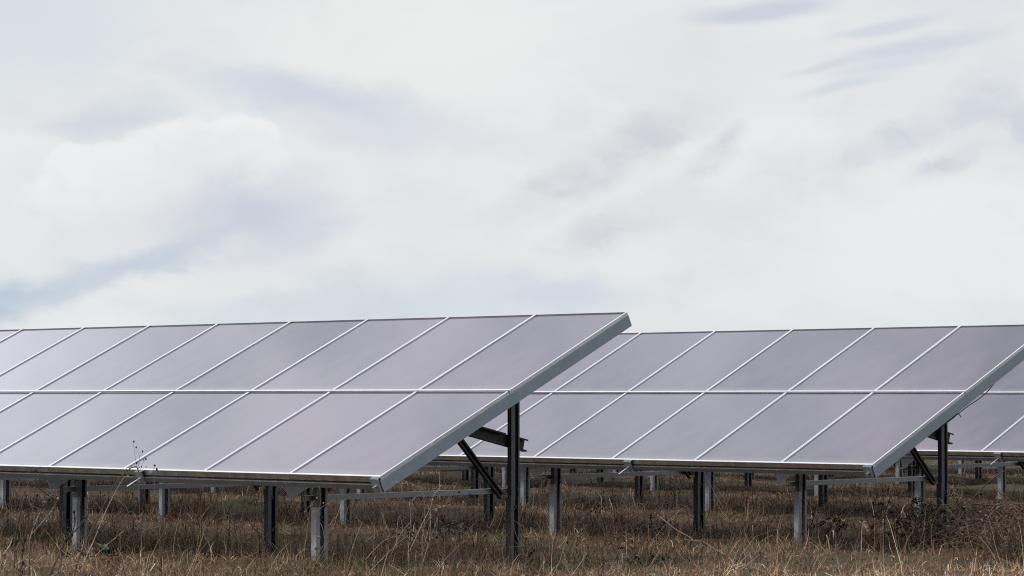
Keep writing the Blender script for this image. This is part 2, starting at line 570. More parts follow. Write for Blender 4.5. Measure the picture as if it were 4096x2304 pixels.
def blades(name, x, y, length, width, lean, curl, colour, label, parent_mesh=None):
    n = len(x)
    z = ground_z(x, y) - .015
    az = rng.random(n) * 2 * math.pi
    face = az + rng.normal(0, .9, n) + math.pi / 2
    S = 4
    px, py, pz = x.copy(), y.copy(), z.copy()
    th = lean.copy()
    sx, sy = np.cos(face), np.sin(face)
    V = np.empty((n, S * 2 + 1, 3))
    hl = length / S
    for i in range(S):
        w = width * (1 - .16 * i) * .5
        V[:, 2 * i] = np.stack([px - sx * w, py - sy * w, pz], -1)
        V[:, 2 * i + 1] = np.stack([px + sx * w, py + sy * w, pz], -1)
        px = px + np.sin(th) * np.cos(az) * hl; py = py + np.sin(th) * np.sin(az) * hl; pz = pz + np.cos(th) * hl
        th = th + curl / S + rng.normal(0, .12, n)
        az = az + rng.normal(0, .22, n)
    gz = ground_z(px, py) + .004
    pz = np.maximum(pz, gz)
    V[:, 2 * S] = np.stack([px, py, pz], -1)
    nv = 2 * S + 1
    base = (np.arange(n) * nv)[:, None]
    quads = np.concatenate([base + np.array([[2 * i, 2 * i + 1, 2 * i + 3, 2 * i + 2]]) for i in range(S - 1)], 1).reshape(n, -1)
    tri = base + np.array([[2 * S - 2, 2 * S - 1, 2 * S]])
    loops = np.concatenate([quads, tri], 1).astype(np.int32).ravel()
    per = np.array([4] * (S - 1) + [3]); tot = np.tile(per, n)
    start = np.concatenate([[0], np.cumsum(tot)[:-1]]).astype(np.int32)
    me = bpy.data.meshes.new(name)
    me.vertices.add(n * nv); me.vertices.foreach_set('co', V.astype(np.float32).ravel())
    me.loops.add(len(loops)); me.loops.foreach_set('vertex_index', loops)
    me.polygons.add(len(tot)); me.polygons.foreach_set('loop_start', start)
    ca = me.color_attributes.new('tint', 'FLOAT_COLOR', 'POINT')
    c4 = np.ones((n, nv, 4), np.float32); c4[:, :, :3] = colour[:, None, :]
    ca.data.foreach_set('color', c4.ravel())
    me.materials.append(M['blade'])
    me.update(); me.validate()
    tag(put(name, me), label, 'grass', None, 'stuff')


def litter_extra(x, D):
    # a few broad withered leaves, bent over
    return rng.random(len(x)) < .06


xs, ys, ln, wd, le, cu, cl = [], [], [], [], [], [], []
xg, yg, lg, wg, leg_, cug, clg = [], [], [], [], [], [], []
for (n, y0, y1, wmul) in ((75000, 17.5, 21.5, 1.0), (90000, 21.5, 27, 1.1), (75000, 27, 38, 1.35), (50000, 38, 64, 2.0)):
    # straw grows in tussocks
    x, y = sample(n, y0, y1)
    nc = max(50, n // 60)
    cx, cy = sample(nc, y0, y1)
    ci = rng.integers(0, len(cx), len(x))
    tuss = rng.random(len(x)) < .76
    r = (.04 + .09 * rng.random(len(cx)))[ci]
    x = np.where(tuss, cx[ci] + rng.normal(0, 1, len(x)) * r, x)
    y = np.where(tuss, cy[ci] + rng.normal(0, 1, len(x)) * r, y)
    D = dark_field(x, y); G = green_field(x, y)
    hgt = .45 + 1.0 * fbm(x, y, .9, 61, 2)
    th_ = (.45 + 1.9 * rng.random(len(cx)) ** 2)[ci]
    hgt = hgt * np.where(tuss, th_, .8) * (1 + .45 * np.clip((y - 23.5) / 5, 0, 1))
    tall = rng.random(len(x)) < .025
    q = rng.random(len(x))
    Ls = np.where(tall, .14 + .20 * rng.random(len(x)), .04 + .12 * rng.random(len(x)) ** 1.5) * hgt
    Ws = np.where(tall, .0032, .0042 + .0065 * rng.random(len(x)) ** 2) * wmul
    Le = np.where(tall, np.abs(rng.normal(.35, .3, len(x))), np.clip(rng.normal(1.2, .4, len(x)), .2, 1.7))
    Cu = np.where(tall, rng.normal(.3, .7, len(x)), rng.normal(.9, 1.5, len(x)))
    bl = litter_extra(x, D)
    Ls = np.where(bl, .09 + .13 * rng.random(len(x)), Ls); Ws = np.where(bl, .005 + .004 * rng.random(len(x)), Ws)
    Le = np.where(bl, np.abs(rng.normal(.8, .4, len(x))), Le); Cu = np.where(bl, rng.normal(2.2, .8, len(x)), Cu)
    # colour of each blade
    pr = np.stack([.30 - .15 * D, .24 - .22 * D, .2 + .05 * D, .12 + .22 * D, .03 + .22 * D, .09 - .085 * D, .05 + .02 * D], -1)
    pr = np.clip(pr, .002, None); pr /= pr.sum(1, keepdims=True)
    pick = (pr.cumsum(1) < rng.random(len(x))[:, None]).sum(1).clip(0, 6)
    C = PAL[pick] * (.42 + .75 * rng.random((len(x), 1)) ** 1.5) * (1 + rng.normal(0, .05, (len(x), 3)))
    tc = (.45 + .95 * rng.random(len(cx)))[ci][:, None]
    C = C * np.where(tuss[:, None], tc, 1)
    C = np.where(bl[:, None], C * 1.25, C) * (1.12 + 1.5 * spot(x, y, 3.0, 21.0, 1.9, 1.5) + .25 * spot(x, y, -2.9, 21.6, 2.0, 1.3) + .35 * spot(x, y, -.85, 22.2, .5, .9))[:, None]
    isg = rng.random(len(x)) < G * .34
    gp = GRN[rng.integers(0, 4, len(x))] * (.7 + .6 * rng.random((len(x), 1)))
    s_, g_ = ~isg, isg
    xs.append(x[s_]); ys.append(y[s_]); ln.append(Ls[s_]); wd.append(Ws[s_]); le.append(Le[s_]); cu.append(Cu[s_]); cl.append(C[s_])
    xg.append(x[g_]); yg.append(y[g_]); lg.append((.06 + .12 * rng.random(g_.sum()))); wg.append(.005 * wmul * np.ones(g_.sum())); leg_.append(np.abs(rng.normal(.35, .3, g_.sum()))); cug.append(rng.normal(.7, .5, g_.sum())); clg.append(gp[g_])
cat = np.concatenate
# rank growth round the foot of every post the mower cannot reach
for tab in (TA, TB, TC):
    for ch in tab.children:
        if ch.name.startswith(('short_post', 'tall_post')):
            yy = YS if ch.name.startswith('short') else YT
            c = Matrix.Translation(tab.location) @ Matrix.Rotation(RZ, 4, 'Z') @ Vector((ch.location.x + .02, yy + .05, 0))
            n = 60 if tab is TA else 110
            a = rng.random(n) * 6.283; r = .04 + .16 * rng.random(n)
            xs.append(c.x + np.cos(a) * r); ys.append(c.y + np.sin(a) * r)
            ln.append(.08 + .14 * rng.random(n)); wd.append(.004 + .004 * rng.random(n)); le.append(np.abs(rng.normal(.8, .4, n))); cu.append(rng.normal(.9, 1.0, n))
            cl.append(PAL[rng.integers(0, 5, n)] * (.6 + .8 * rng.random((n, 1))))
blades('dry_grass', cat(xs), cat(ys), cat(ln), cat(wd), cat(le), cat(cu), np.clip(cat(cl), .01, .8), 'matted dry straw grass covering the field')
blades('green_grass', cat(xg), cat(yg), cat(lg), cat(wg), cat(leg_), cat(cug), np.clip(cat(clg), .01, .8), 'patches of short green grass among the straw')


# ------------------------------------------------------------------ weeds, canes and tall straw
vr = random.Random(5)


def px_path(pts, n=5):
    return smooth_path([at(*p) for p in pts], n)


def drop(pt, depth):
    """carry a stem from pt straight down into the ground"""
    return [Vector((pt.x, pt.y, float(ground_z(pt.x, pt.y)) - .03))]


def weed(name, label, cat, mat, stems, r0=.0035, r1=.0016, heads=None, hmat=None, hr=.009, group=None, root_first=True, spikes=0, leaves=0):
    """a thing: its stems (each its own part) with seed heads / leaves as further parts"""
    first = at(*stems[0][0])
    g = float(ground_z(first.x, first.y))
    root = empty(name, (first.x, first.y, g))
    tag(root, label, cat, group)
    off = Vector((first.x, first.y, g))
    for i, st in enumerate(stems):
        pts = px_path(st)
        if i == 0 and root_first and pts[0].z > g + .01:
            pts = [Vector((pts[0].x, pts[0].y, g - .03))] + pts
        rr = r0 if i == 0 else r0 * .65
        mb = MB().tube([p - off for p in pts], rr, r1, 5)
        for k in range(spikes if i == 0 else spikes // 2):
            j = int(len(pts) * (.45 + .55 * (k + .5) / max(1, spikes)))
            j = min(j, len(pts) - 1)
            q = pts[j] - off
            dv = Vector((vr.uniform(-1, 1), vr.uniform(-1, 1), vr.uniform(.1, 1))).normalized()
            mb.tube([q, q + dv * vr.uniform(.012, .028)], r1 * 1.3, r1 * .8, 4)
        mb.build('stem', mat, root, True)
    for h in heads or []:
        c = at(*h[:3]) - off
        MB().blob(c, h[3] if len(h) > 3 else hr, vr.uniform(.9, 1.4), .25, vr).build('seed_head', hmat or M['head'], root)
    return root, off


# -- left foreground
weed('dead_stalk', 'long dead stalk arching over the lower edge of the nearest table', 'dead weed', M['stalk_dark'],
     [[(296, 2300, 20.3), (318, 2225, 20.4), (352, 2150, 20.6), (402, 2050, 20.8), (455, 1945, 21), (510, 1882, 21.1), (545, 1868, 21.1), (556, 1890, 21.1)],
      [(352, 2150, 20.6), (420, 2098, 20.5), (497, 2042, 20.5)]], .0060, .0026, spikes=16)
weed('dead_stalk', 'straight tan stalk leaning right, its tip on the strip left of the threaded rod', 'dead weed', M['stalk_mid'],
     [[(330, 2260, 20.3), (372, 2170, 20.5), (430, 2030, 20.7), (494, 1914, 20.9), (526, 1911, 20.9)]], .0046, .0022, spikes=8)
weed('wild_carrot', 'thin grey weed with round dark heads standing against the pale glass', 'dead weed', M['stalk_grey'],
     [[(566, 2150, 21), (556, 2000, 21), (549, 1880, 21), (541, 1830, 21), (536, 1790, 21), (535, 1768, 21)],
      [(549, 1878, 21), (560, 1835, 21), (551, 1808, 21), (545, 1791, 21)],
      [(549, 1890, 21), (556, 1838, 21), (563, 1818, 21), (570, 1808, 21)],
      [(552, 1895, 21), (565, 1870, 21), (572, 1850, 21), (583, 1838, 21)],
      [(556, 1900, 21), (566, 1868, 21)], [(556, 1900, 21), (575, 1872, 21), (587, 1868, 21)], [(549, 1880, 21), (548, 1856, 21)]],
     .0015, .0009, [(535, 1766, 21, .0068), (545, 1789, 21, .006), (570, 1806, 21, .0068), (583, 1836, 21, .0066), (566, 1867, 21, .005), (587, 1867, 21, .004), (547, 1853, 21, .006), (575, 1840, 21, .004)])
weed('wild_carrot', 'short thin weed with two round dark heads just right of the threaded rod', 'dead weed', M['stalk_grey'],
     [[(640, 2140, 21.2), (622, 2000, 21.2), (615, 1890, 21.2), (619, 1865, 21.2)], [(618, 1950, 21.2), (622, 1900, 21.2), (627, 1880, 21.2)]],
     .0022, .0012, [(619, 1862, 21.2, .0085), (627, 1878, 21.2, .0085)])
weed('wild_carrot', 'weed with a single dark drooping head before the lower edge far left', 'dead weed', M['stalk_dark'],
     [[(118, 2230, 20.4), (128, 2080, 20.4), (140, 1960, 20.4), (143, 1888, 20.4)], [(150, 2130, 20.4), (159, 1980, 20.4), (160, 1862, 20.4)]], .0040, .0018, [(143, 1882, 20.4, .011)])
weed('dead_stalk', 'dark branched weed with clustered heads in the bottom left corner', 'dead weed', M['stalk_dark'],
     [[(84, 2320, 19.6), (90, 2206, 19.7), (106, 2140, 19.7), (122, 2095, 19.7), (133, 2025, 19.8), (148, 1985, 19.8)],
      [(106, 2140, 19.7), (116, 2060, 19.7), (106, 1984, 19.7)], [(96, 2190, 19.7), (60, 2110, 19.6), (30, 2085, 19.6)], [(122, 2095, 19.7), (168, 2030, 19.8), (196, 2000, 19.8)]],
     .0064, .0028, [(148, 1982, 19.8), (106, 1982, 19.7), (30, 2083, 19.6), (196, 1998, 19.8), (92, 2200, 19.7, .014), (88, 2250, 19.7, .016), (100, 2160, 19.7, .012), (84, 2285, 19.7, .017)], spikes=10)
weed('dead_stalk', 'bare dark twig crossing behind the weeds under the left end of the glass', 'dead weed', M['cane'],
     [[(60, 2150, 22.5), (92, 2010, 22.5), (120, 1925, 22.6), (150, 1948, 22.6), (195, 1983, 22.7), (238, 2000, 22.7)]], .006, .003)
weed('dead_stalk', 'slender tan stalk leaning right across the light sleeve of the left short post', 'dead weed', M['stalk_mid'],
     [[(200, 2310, 19.6), (276, 2266, 19.7), (362, 2238, 19.9), (428, 2180, 20), (496, 2123, 20.1)]], .0044, .0020, spikes=8)
weed('dead_stalk', 'dark stalk leaning right with prickly tip between the two left posts', 'dead weed', M['stalk_dark'],
     [[(195, 2310, 19.4), (230, 2230, 19.5), (256, 2168, 19.6), (287, 2137, 19.6), (330, 2090, 19.7), (348, 2064, 19.7), (372, 2032, 19.7)], [(287, 2137, 19.6), (300, 2090, 19.6), (296, 2050, 19.6)]],
     .0070, .0032, [(296, 2048, 19.6, .011), (287, 2137, 19.6, .013), (264, 2160, 19.6, .012)], spikes=16)
weed('dead_stalk', 'tan forked weed with a knobbly top left of the left posts', 'dead weed', M['stalk_mid'],
     [[(115, 2240, 20.2), (124, 2140, 20.2), (160, 2050, 20.3), (178, 2010, 20.3)], [(124, 2140, 20.2), (168, 2090, 20.2), (208, 2040, 20.3), (232, 1996, 20.3)], [(135, 2110, 20.2), (130, 2040, 20.2), (110, 1992, 20.2)]],
     .0045, .002, [(178, 2008, 20.3, .007), (232, 1994, 20.3, .010), (110, 1990, 20.2, .007)], M['head_tan'], spikes=10)
weed('dead_stalk', 'upright dark weed with drooping heads in open grass right of the left posts', 'dead weed', M['stalk_dark'],
     [[(645, 2215, 20.4), (620, 2130, 20.4), (590, 2040, 20.5), (575, 1980, 20.5)], [(532, 2190, 20.5), (548, 2130, 20.5), (522, 2055, 20.5)]], .0042, .002, [(520, 2052, 20.5, .013), (505, 2128, 20.4, .010)])
weed('broken_stump', 'short broken dark stump of a stem beside the tall post left of centre', 'stump', M['stalk_dark'],
     [[(1037, 2170, 22), (1033, 2140, 22), (1025, 2110, 22)]], .010, .007)
weed('dead_stalk', 'pale bent stem with small buds winding over the short post nearest the centre', 'dead weed', M['stalk_mid'],
     [[(1300, 2175, 21.2), (1290, 2110, 21.2), (1268, 2075, 21.2), (1258, 2050, 21.2), (1276, 2032, 21.2), (1282, 2000, 21.2), (1278, 1945, 21.2)],
      [(1258, 2055, 21.2), (1300, 2020, 21.2), (1346, 1993, 21.2)], [(1276, 2200, 21.1), (1266, 2150, 21.1), (1230, 2070, 21.1), (1220, 2046, 21.1), (1262, 2000, 21.1)]],
     .0024, .0012, [(1268, 1992, 21.1, .006), (1220, 2046, 21.1, .005), (1234, 2076, 21.1, .006), (1345, 1992, 21.2, .006), (1294, 2012, 21.2, .006), (1275, 2148, 21.1, .009), (1242, 2024, 21.1, .005)], M['head_tan'])

# -- tall straw right of the short post
weed('straw_tuft', 'clump of tall pale straw left of the nearest tall post', 'grass tuft', M['stalk_pale'],
     [[(1632, 2215, 20.7), (1641, 2099, 20.7), (1640, 2013, 20.7)], [(1690, 2210, 20.8), (1720, 2090, 20.8), (1721, 2030, 20.8)],
      [(1474, 2290, 20.2), (1580, 2184, 20.3), (1632, 2142, 20.4)], [(1393, 2250, 20.4), (1418, 2167, 20.4), (1449, 2090, 20.5)],
      [(1585, 2200, 20.6), (1594, 2073, 20.6), (1628, 2070, 20.6)], [(1679, 2290, 20.4), (1717, 2167, 20.5), (1751, 2073, 20.5)],
      [(1560, 2230, 20.5), (1600, 2140, 20.5), (1640, 2090, 20.5)], [(1500, 2260, 20.3), (1495, 2200, 20.3), (1498, 2120, 20.3)],
      [(1640, 2200, 20.6), (1664, 2230, 20.6), (1720, 2180, 20.6)], [(1460, 2240, 20.3), (1540, 2160, 20.4), (1625, 2140, 20.4)]], .0026, .0010)
weed('dead_stalk', 'tall pale weed with budded tip rising over the tie bar beside the end rail corner', 'dead weed', M['stalk_pale'],
     [[(1636, 2210, 20.4), (1692, 2090, 20.4), (1722, 2030, 20.4), (1734, 1984, 20.4), (1764, 1943, 20.4)], [(1728, 2040, 20.4), (1760, 2030, 20.4), (1797, 2021, 20.4)], [(1715, 2195, 20.4), (1722, 2090, 20.4), (1712, 2025, 20.4)]],
     .0030, .0014, [(1764, 1942, 20.4, .005), (1740, 1972, 20.4, .006), (1730, 2000, 20.4, .006), (1797, 2021, 20.4, .006), (1712, 2022, 20.4, .006), (1745, 2042, 20.4, .008)], M['head_tan'], spikes=12)
weed('dead_stalk', 'pale knotted twig lying across the corner of the nearest end rail', 'dead weed', M['stalk_mid'],
     [[(1690, 2160, 20), (1700, 2060, 20), (1688, 1960, 20), (1668, 1948, 20), (1641, 1937, 20), (1610, 1934, 20), (1569, 1931, 20)], [(1672, 1948, 20), (1676, 1935, 20), (1676, 1924, 20)], [(1705, 1990, 20), (1685, 1972, 20), (1656, 1961, 20)]],
     .0022, .0014, [(1652, 1942, 20, .006), (1624, 1932, 20, .006), (1584, 1931, 20, .006), (1569, 1931, 20, .005)], M['head_tan'], spikes=6)
weed('dead_stalk', 'dark weed with a ragged head in front of the tie bar near the brace', 'dead weed', M['stalk_dark'],
     [[(1850, 2150, 21), (1868, 2060, 21), (1880, 1985, 21)], [(1815, 2120, 21), (1832, 2040, 21), (1836, 1970, 21)]], .0024, .0014, [(1880, 1980, 21, .014), (1836, 1968, 21, .010), (1745, 2055, 21, .007)])
weed('dead_stalk', 'pale stem curving up against the foot of the nearest tall post', 'dead weed', M['stalk_mid'],
     [[(2092, 2200, 21.8), (2084, 2178, 21.8), (2063, 2136, 21.8), (2052, 2083, 21.8), (2055, 2045, 21.8)], [(1930, 2215, 21.6), (1976, 2204, 21.6), (2026, 2190, 21.6), (2086, 2184, 21.6)], [(2052, 2080, 21.8), (2085, 2100, 21.8), (2108, 2122, 21.8)]], .003, .0016)

# -- between the tables
weed('bramble_cane', 'dark arching cane hanging from under the second table to the ground', 'bramble', M['cane'],
     [[(2762, 2135, 25), (2760, 2112, 25), (2747, 2035, 25), (2730, 1971, 25), (2692, 1928, 25), (2640, 1888, 25)], [(2776, 2064, 25), (2765, 2052, 25), (2718, 2033, 25), (2666, 2043, 25)]], .0062, .003)
weed('fallen_stick', 'long bleached stick lying on the grass below the second table', 'stick', M['stalk_pale'],
     [[(2640, 2068, 23.6), (2700, 2116, 23.4), (2760, 2150, 23.2), (2777, 2165, 23.1), (2811, 2167, 23), (2845, 2188, 22.8), (2901, 2218, 22.6)], [(2845, 2188, 22.8), (2862, 2205, 22.8), (2866, 2226, 22.8)], [(2811, 2167, 23), (2740, 2160, 23.2), (2710, 2168, 23.2)]], .0052, .003, root_first=False)
weed('dead_stalk', 'thin brown stalk leaning beside the short post of the second table', 'dead weed', M['stalk_dark'],
     [[(3236, 2040, 25), (3260, 1995, 25), (3275, 1965, 25)], [(3305, 2110, 25), (3330, 2030, 25), (3345, 2010, 25)]], .003, .0015)
weed('straw_tuft', 'arched tuft of pale straw lit between the second table posts', 'grass tuft', M['stalk_pale'],
     [[(3262, 2080, 25.4), (3300, 2015, 25.4), (3350, 1990, 25.4), (3395, 1982, 25.4)], [(3270, 2070, 25.4), (3318, 2000, 25.4), (3372, 1972, 25.4)], [(3280, 2070, 25.4), (3310, 2018, 25.4), (3362, 1992, 25.4)], [(3255, 2085, 25.4), (3290, 2030, 25.4), (3330, 2005, 25.4)]], .0032, .0012)
weed('dead_stalk', 'bleached forked stem standing upright in the shade right of the straw tuft', 'dead weed', M['stalk_mid'],
     [[(3540, 2080, 26), (3534, 2030, 26), (3535, 1950, 26)], [(3530, 2060, 26), (3515, 2010, 26), (3508, 1985, 26)]], .0065, .003)
weed('dead_stalk', 'white bent stem hooked at the top in front of the dark bramble leaves', 'dead weed', M['stalk_pale'],
     [[(3446, 2190, 23.5), (3448, 2120, 23.5), (3455, 2088, 23.5), (3468, 2090, 23.5)]], .0042, .003)
weed('dead_stalk', 'bleached stub of stem with a flaky top near the second short post', 'dead weed', M['stalk_pale'],
     [[(3318, 2190, 23.6), (3312, 2160, 23.6), (3306, 2140, 23.6)], [(3335, 2170, 23.6), (3333, 2120, 23.6)]], .0052, .005)
weed('straw_tuft', 'pair of pale straws leaning left of the second short post', 'grass tuft', M['stalk_pale'],
     [[(3108, 2146, 24), (3115, 2100, 24), (3125, 2062, 24)], [(3020, 2215, 23), (3040, 2170, 23.2), (3090, 2140, 23.2)], [(3010, 2100, 24), (3013, 2160, 24)]], .0034, .0014)


# -- brambles round the right-hand tall post
def bramble(label, px, py, depth, wd, ht, ncane, nleaf, extra=(), lsize=.05, lmat='leaf_dark'):
    depth = EYE * FPX / (py - 1589)
    c = at(px, py, depth); c.z = float(ground_z(c.x, c.y))
    root = empty('bramble_bush', tuple(c)); tag(root, label, 'bramble')
    pts = []
    for i in range(ncane):
        a = vr.uniform(0, 2 * math.pi); b = a + vr.uniform(-1.2, 1.2)
        p0 = Vector((math.cos(a) * wd * vr.uniform(0, .5), math.sin(a) * wd * vr.uniform(0, .5), -.03))
        L = wd * vr.uniform(.5, 1.1); h = ht * vr.uniform(.4, 1.1)
        path = smooth_path([p0, p0 + Vector((math.cos(b) * L * .35, math.sin(b) * L * .35, h * .8)), p0 + Vector((math.cos(b + vr.gauss(0, .5)) * L * .75, math.sin(b + vr.gauss(0, .5)) * L * .75, h * vr.uniform(.8, 1.2))), p0 + Vector((math.cos(b) * L * 1.15, math.sin(b) * L * 1.15, h * vr.uniform(.2, .8)))], 5)
        MB().tube([p + Vector((vr.gauss(0, .006), vr.gauss(0, .006), vr.gauss(0, .006))) for p in path], .004, .0018, 5).build('cane', M['cane'] if vr.random() < .5 else M['twig'], root, True)
        pts += path[4:]
    for st in extra:
        path = [p - c for p in px_path(st)]
        MB().tube(path, .0075, .003, 5).build('cane', M['cane'], root, True)
    mb = MB()
    for i in range(nleaf):
        p = vr.choice(pts) + Vector((vr.gauss(0, .03), vr.gauss(0, .03), vr.gauss(0, .03)))
        for k in range(3):
            dv = Vector((vr.uniform(-1, 1), vr.uniform(-1, 1), vr.uniform(-.5, .7)))
            mb.leaf(p, dv, lsize * vr.uniform(.6, 1.2), lsize * .65 * vr.uniform(.7, 1.1), (vr.uniform(-.4, .4), vr.uniform(-.4, .4), 1))
    lf = mb.build('foliage', M[lmat], root)
    return root


bramble('dark leafy bramble heaped round the foot of the right tall post', 3710, 2200, 0, .44, .36, 60, 110)
bramble('low dark bramble right behind the light sleeve of the second short post', 3292, 2165, 0, .26, .20, 14, 45)
bramble('tangle of long bramble canes spilling right from the right tall post', 3930, 2212, 0, .66, .42, 120, 170,
        [[(3795, 2150, 24.6), (3831, 2090, 24.6), (3879, 2012, 24.6), (3904, 1981, 24.6), (3946, 1936, 24.6), (3985, 1906, 24.6), (4017, 1885, 24.6), (4042, 1883, 24.6), (4076, 1902, 24.6), (4083, 1925, 24.6)],
         [(3886, 2014, 24.7), (3971, 2021, 24.7), (4046, 2014, 24.7), (4110, 2034, 24.7)],
         [(3840, 2123, 24.3), (3907, 2122, 24.3), (3976, 2137, 24.3), (4050, 2150, 24.3), (4130, 2166, 24.3)],
         [(3800, 1931, 25), (3837, 1931, 25), (3868, 1950, 25), (3901, 1984, 25)]], .035)
bramble('thicket of withered dark bramble at the right edge of the field', 4085, 2250, 0, .5, .46, 90, 120, (), .035, 'leaf_brown')
bramble('sprawl of wilted bramble leaves on the bare brown patch right of the nearest tall post', 2600, 2262, 0, .38, .08, 22, 60, (), .045)
bramble('small green leafed bramble creeping at the right of the foot of the nearest tall post', 2140, 2252, 0, .20, .09, 10, 36, (), .04)
bramble('patch of dark brown leaves on the shaded grass beneath the second table', 2640, 2125, 0, .32, .13, 14, 40, (), .045)
bramble('low dark leaves in the shade behind the tall straw clump', 1720, 2170, 0, .45, .13, 22, 90, (), .045)
weed('straw_tuft', 'long tan straw arched over the bramble canes by the right edge', 'grass tuft', M['stalk_pale'],
     [[(3940, 2090, 24), (3954, 2067, 24), (3977, 2042, 24), (4004, 2023, 24), (4046, 2018, 24), (4100, 2042, 24)], [(3955, 2050, 24), (3990, 2015, 24), (4046, 2012, 24), (4110, 2015, 24)]], .0022, .0012)


# -- rosettes of grey-green leaves in the left foreground
def rosette(label, px, py, depth, n, L):
    depth = EYE * FPX / (py - 1589)
    c = at(px, py, depth); c.z = float(ground_z(c.x, c.y))
    mb = MB()
    for i in range(n):
        a = 2 * math.pi * i / n + vr.uniform(-.3, .3); e = vr.uniform(.15, 1.0)
        dv = Vector((math.cos(a) * math.cos(e), math.sin(a) * math.cos(e), math.sin(e)))
        mb.leaf(Vector((0, 0, .02)), dv, L * vr.uniform(.6, 1.1), L * .34 * vr.uniform(.7, 1.2), (0, 0, 1), .2)
    o = mb.build('leaf_rosette', M['leaf_weed'], None, False, tuple(c))
    return tag(o, label, 'weed', 'leaf rosettes in the left foreground')


rosette('grey green rosette of broad leaves right of the leaning left stalks', 262, 2272, 0, 13, .15)
rosette('large leafy rosette standing farthest right in the left foreground', 430, 2276, 0, 15, .16)
rosette('half hidden rosette of dull leaves between the two larger ones', 340, 2290, 0, 9, .11)
rosette('small rosette at the left beside the dark branched weed', 50, 2245, 0, 9, .13)

# -- uncountable small dead weeds through the grass
mb = MB(); hb = 0
x, y = sample(2200, 18, 40)
D = dark_field(x, y)
for i in range(len(x)):
    if vr.random() > .25 + .75 * D[i]: continue
    p = Vector((x[i], y[i], float(ground_z(x[i], y[i])) - .02))
    h = vr.uniform(.10, .34); lx, ly = vr.gauss(0, .3), vr.gauss(0, .3)
    q1 = p + Vector((lx * h * .4, ly * h * .4, h * .6)); q2 = p + Vector((lx * h * 1.2, ly * h * 1.2, h))
    mb.tube([p, q1, q2], .0022, .0013, 3)
    for k in range(vr.randint(0, 3)):
        b = p.lerp(q2, vr.uniform(.4, .9)); e = b + Vector((vr.gauss(0, .05), vr.gauss(0, .05), vr.uniform(.01, .08)))
        mb.tube([b, e], .0015, .0011, 3)
        if vr.random() < .5: mb.blob(e, vr.uniform(.004, .008), 1.2, .3, vr)
    if vr.random() < .35: mb.blob(q2, vr.uniform(.005, .010), 1.2, .3, vr)
tag(mb.build('dead_weeds', M['stalk_dark']), 'thin dark dead weeds scattered through the straw', 'weeds', None, 'stuff')


# ------------------------------------------------------------------ sky and light
SUN = Vector((-.62, -.30, 0)).normalized()
ELEV = R(52)
sd = Vector((SUN.x * math.cos(ELEV), SUN.y * math.cos(ELEV), math.sin(ELEV)))
lamp = bpy.data.lights.new('sun', 'SUN')
lamp.energy = 2.6; lamp.angle = R(8); lamp.color = (1, .95, .88)
so = put('sun', lamp); so.rotation_euler = sd.to_track_quat('Z', 'Y').to_euler()

w = bpy.data.worlds.new('World'); scene.world = w; w.use_nodes = True
t = NT(w.node_tree)
sky = t.n('ShaderNodeTexSky', sky_type='NISHITA', sun_disc=False, sun_elevation=ELEV, sun_rotation=math.atan2(SUN.x, SUN.y), dust_density=2.5)
d = t.n('ShaderNodeTexCoord').outputs['Generated']
sx = t.n('ShaderNodeSeparateXYZ', ins={0: d})
az = t.math('ARCTAN2', sx.outputs[0], sx.outputs[1])
el = t.math('ARCSINE', sx.outputs[2])
deg = 57.29578
sph = t.n('ShaderNodeCombineXYZ', ins={0: t.math('MULTIPLY', az, deg), 1: t.math('MULTIPLY', el, deg)}).outputs[0]   # degrees


def offset(vec, scale, amt, detail=4., st=(1, 1, 1)):
    mp = t.n('ShaderNodeMapping', ins={'Vector': vec, 'Scale': st}).outputs[0]
    c = t.n('ShaderNodeTexNoise', ins={'Vector': mp, 'Scale': scale, 'Detail': detail, 'Roughness': .58}).outputs['Color']
    c = t.n('ShaderNodeVectorMath', operation='SUBTRACT', ins={0: c, 1: (.5, .5, .5)}).outputs[0]
    c = t.n('ShaderNodeVectorMath', operation='SCALE', ins={0: c, 'Scale': amt}).outputs[0]
    return t.n('ShaderNodeVectorMath', operation='ADD', ins={0: vec, 1: c}).outputs[0]


soft = offset(sph, .55, 1.4, 5, (1, 1.8, 1))      # slow warp for sheets and streaks
lens = offset(sph, .5, .45, 4, (.6, 2.2, 1))
puff = offset(offset(sph, .7, .55, 2), 2.6, .42, 7)  # lumpy warp for cumulus edges
wisp = t.ramp(t.noise(t.n('ShaderNodeMapping', ins={'Vector': puff, 'Rotation': (0, 0, R(-25)), 'Scale': (.8, 1.5, 1)}).outputs[0], 1.1, 5, .55), .36, .64, .45, 1.05)
CP = lambda x, y: ((x - 2048) / FPX * deg, (1589 - y) / FPX * deg, 0)
RP = FPX / deg
K = 10.0


def cc(r, g, b): return tuple(c * K for c in lin(r, g, b))


def cloud(col, vec, cx, cy, rx, ry, rot, color, amt, core=.15):
    mp = t.n('ShaderNodeMapping', vector_type='TEXTURE', ins={'Vector': vec, 'Location': CP(cx, cy), 'Rotation': (0, 0, R(rot)), 'Scale': (rx / RP, ry / RP, 1)})
    mp2 = t.n('ShaderNodeVectorMath', operation='MULTIPLY', ins={0: mp.outputs[0], 1: (1, 1, 0)})
    r = t.n('ShaderNodeVectorMath', operation='LENGTH', ins={0: mp2.outputs[0]}).outputs['Value']
    f = t.ramp(r, 1.0, core, 0, amt)
    if vec == puff and amt <= .9: f = t.math('MULTIPLY', f, wisp)      # torn, broken scud
    return t.mix(f, col, cc(*color))


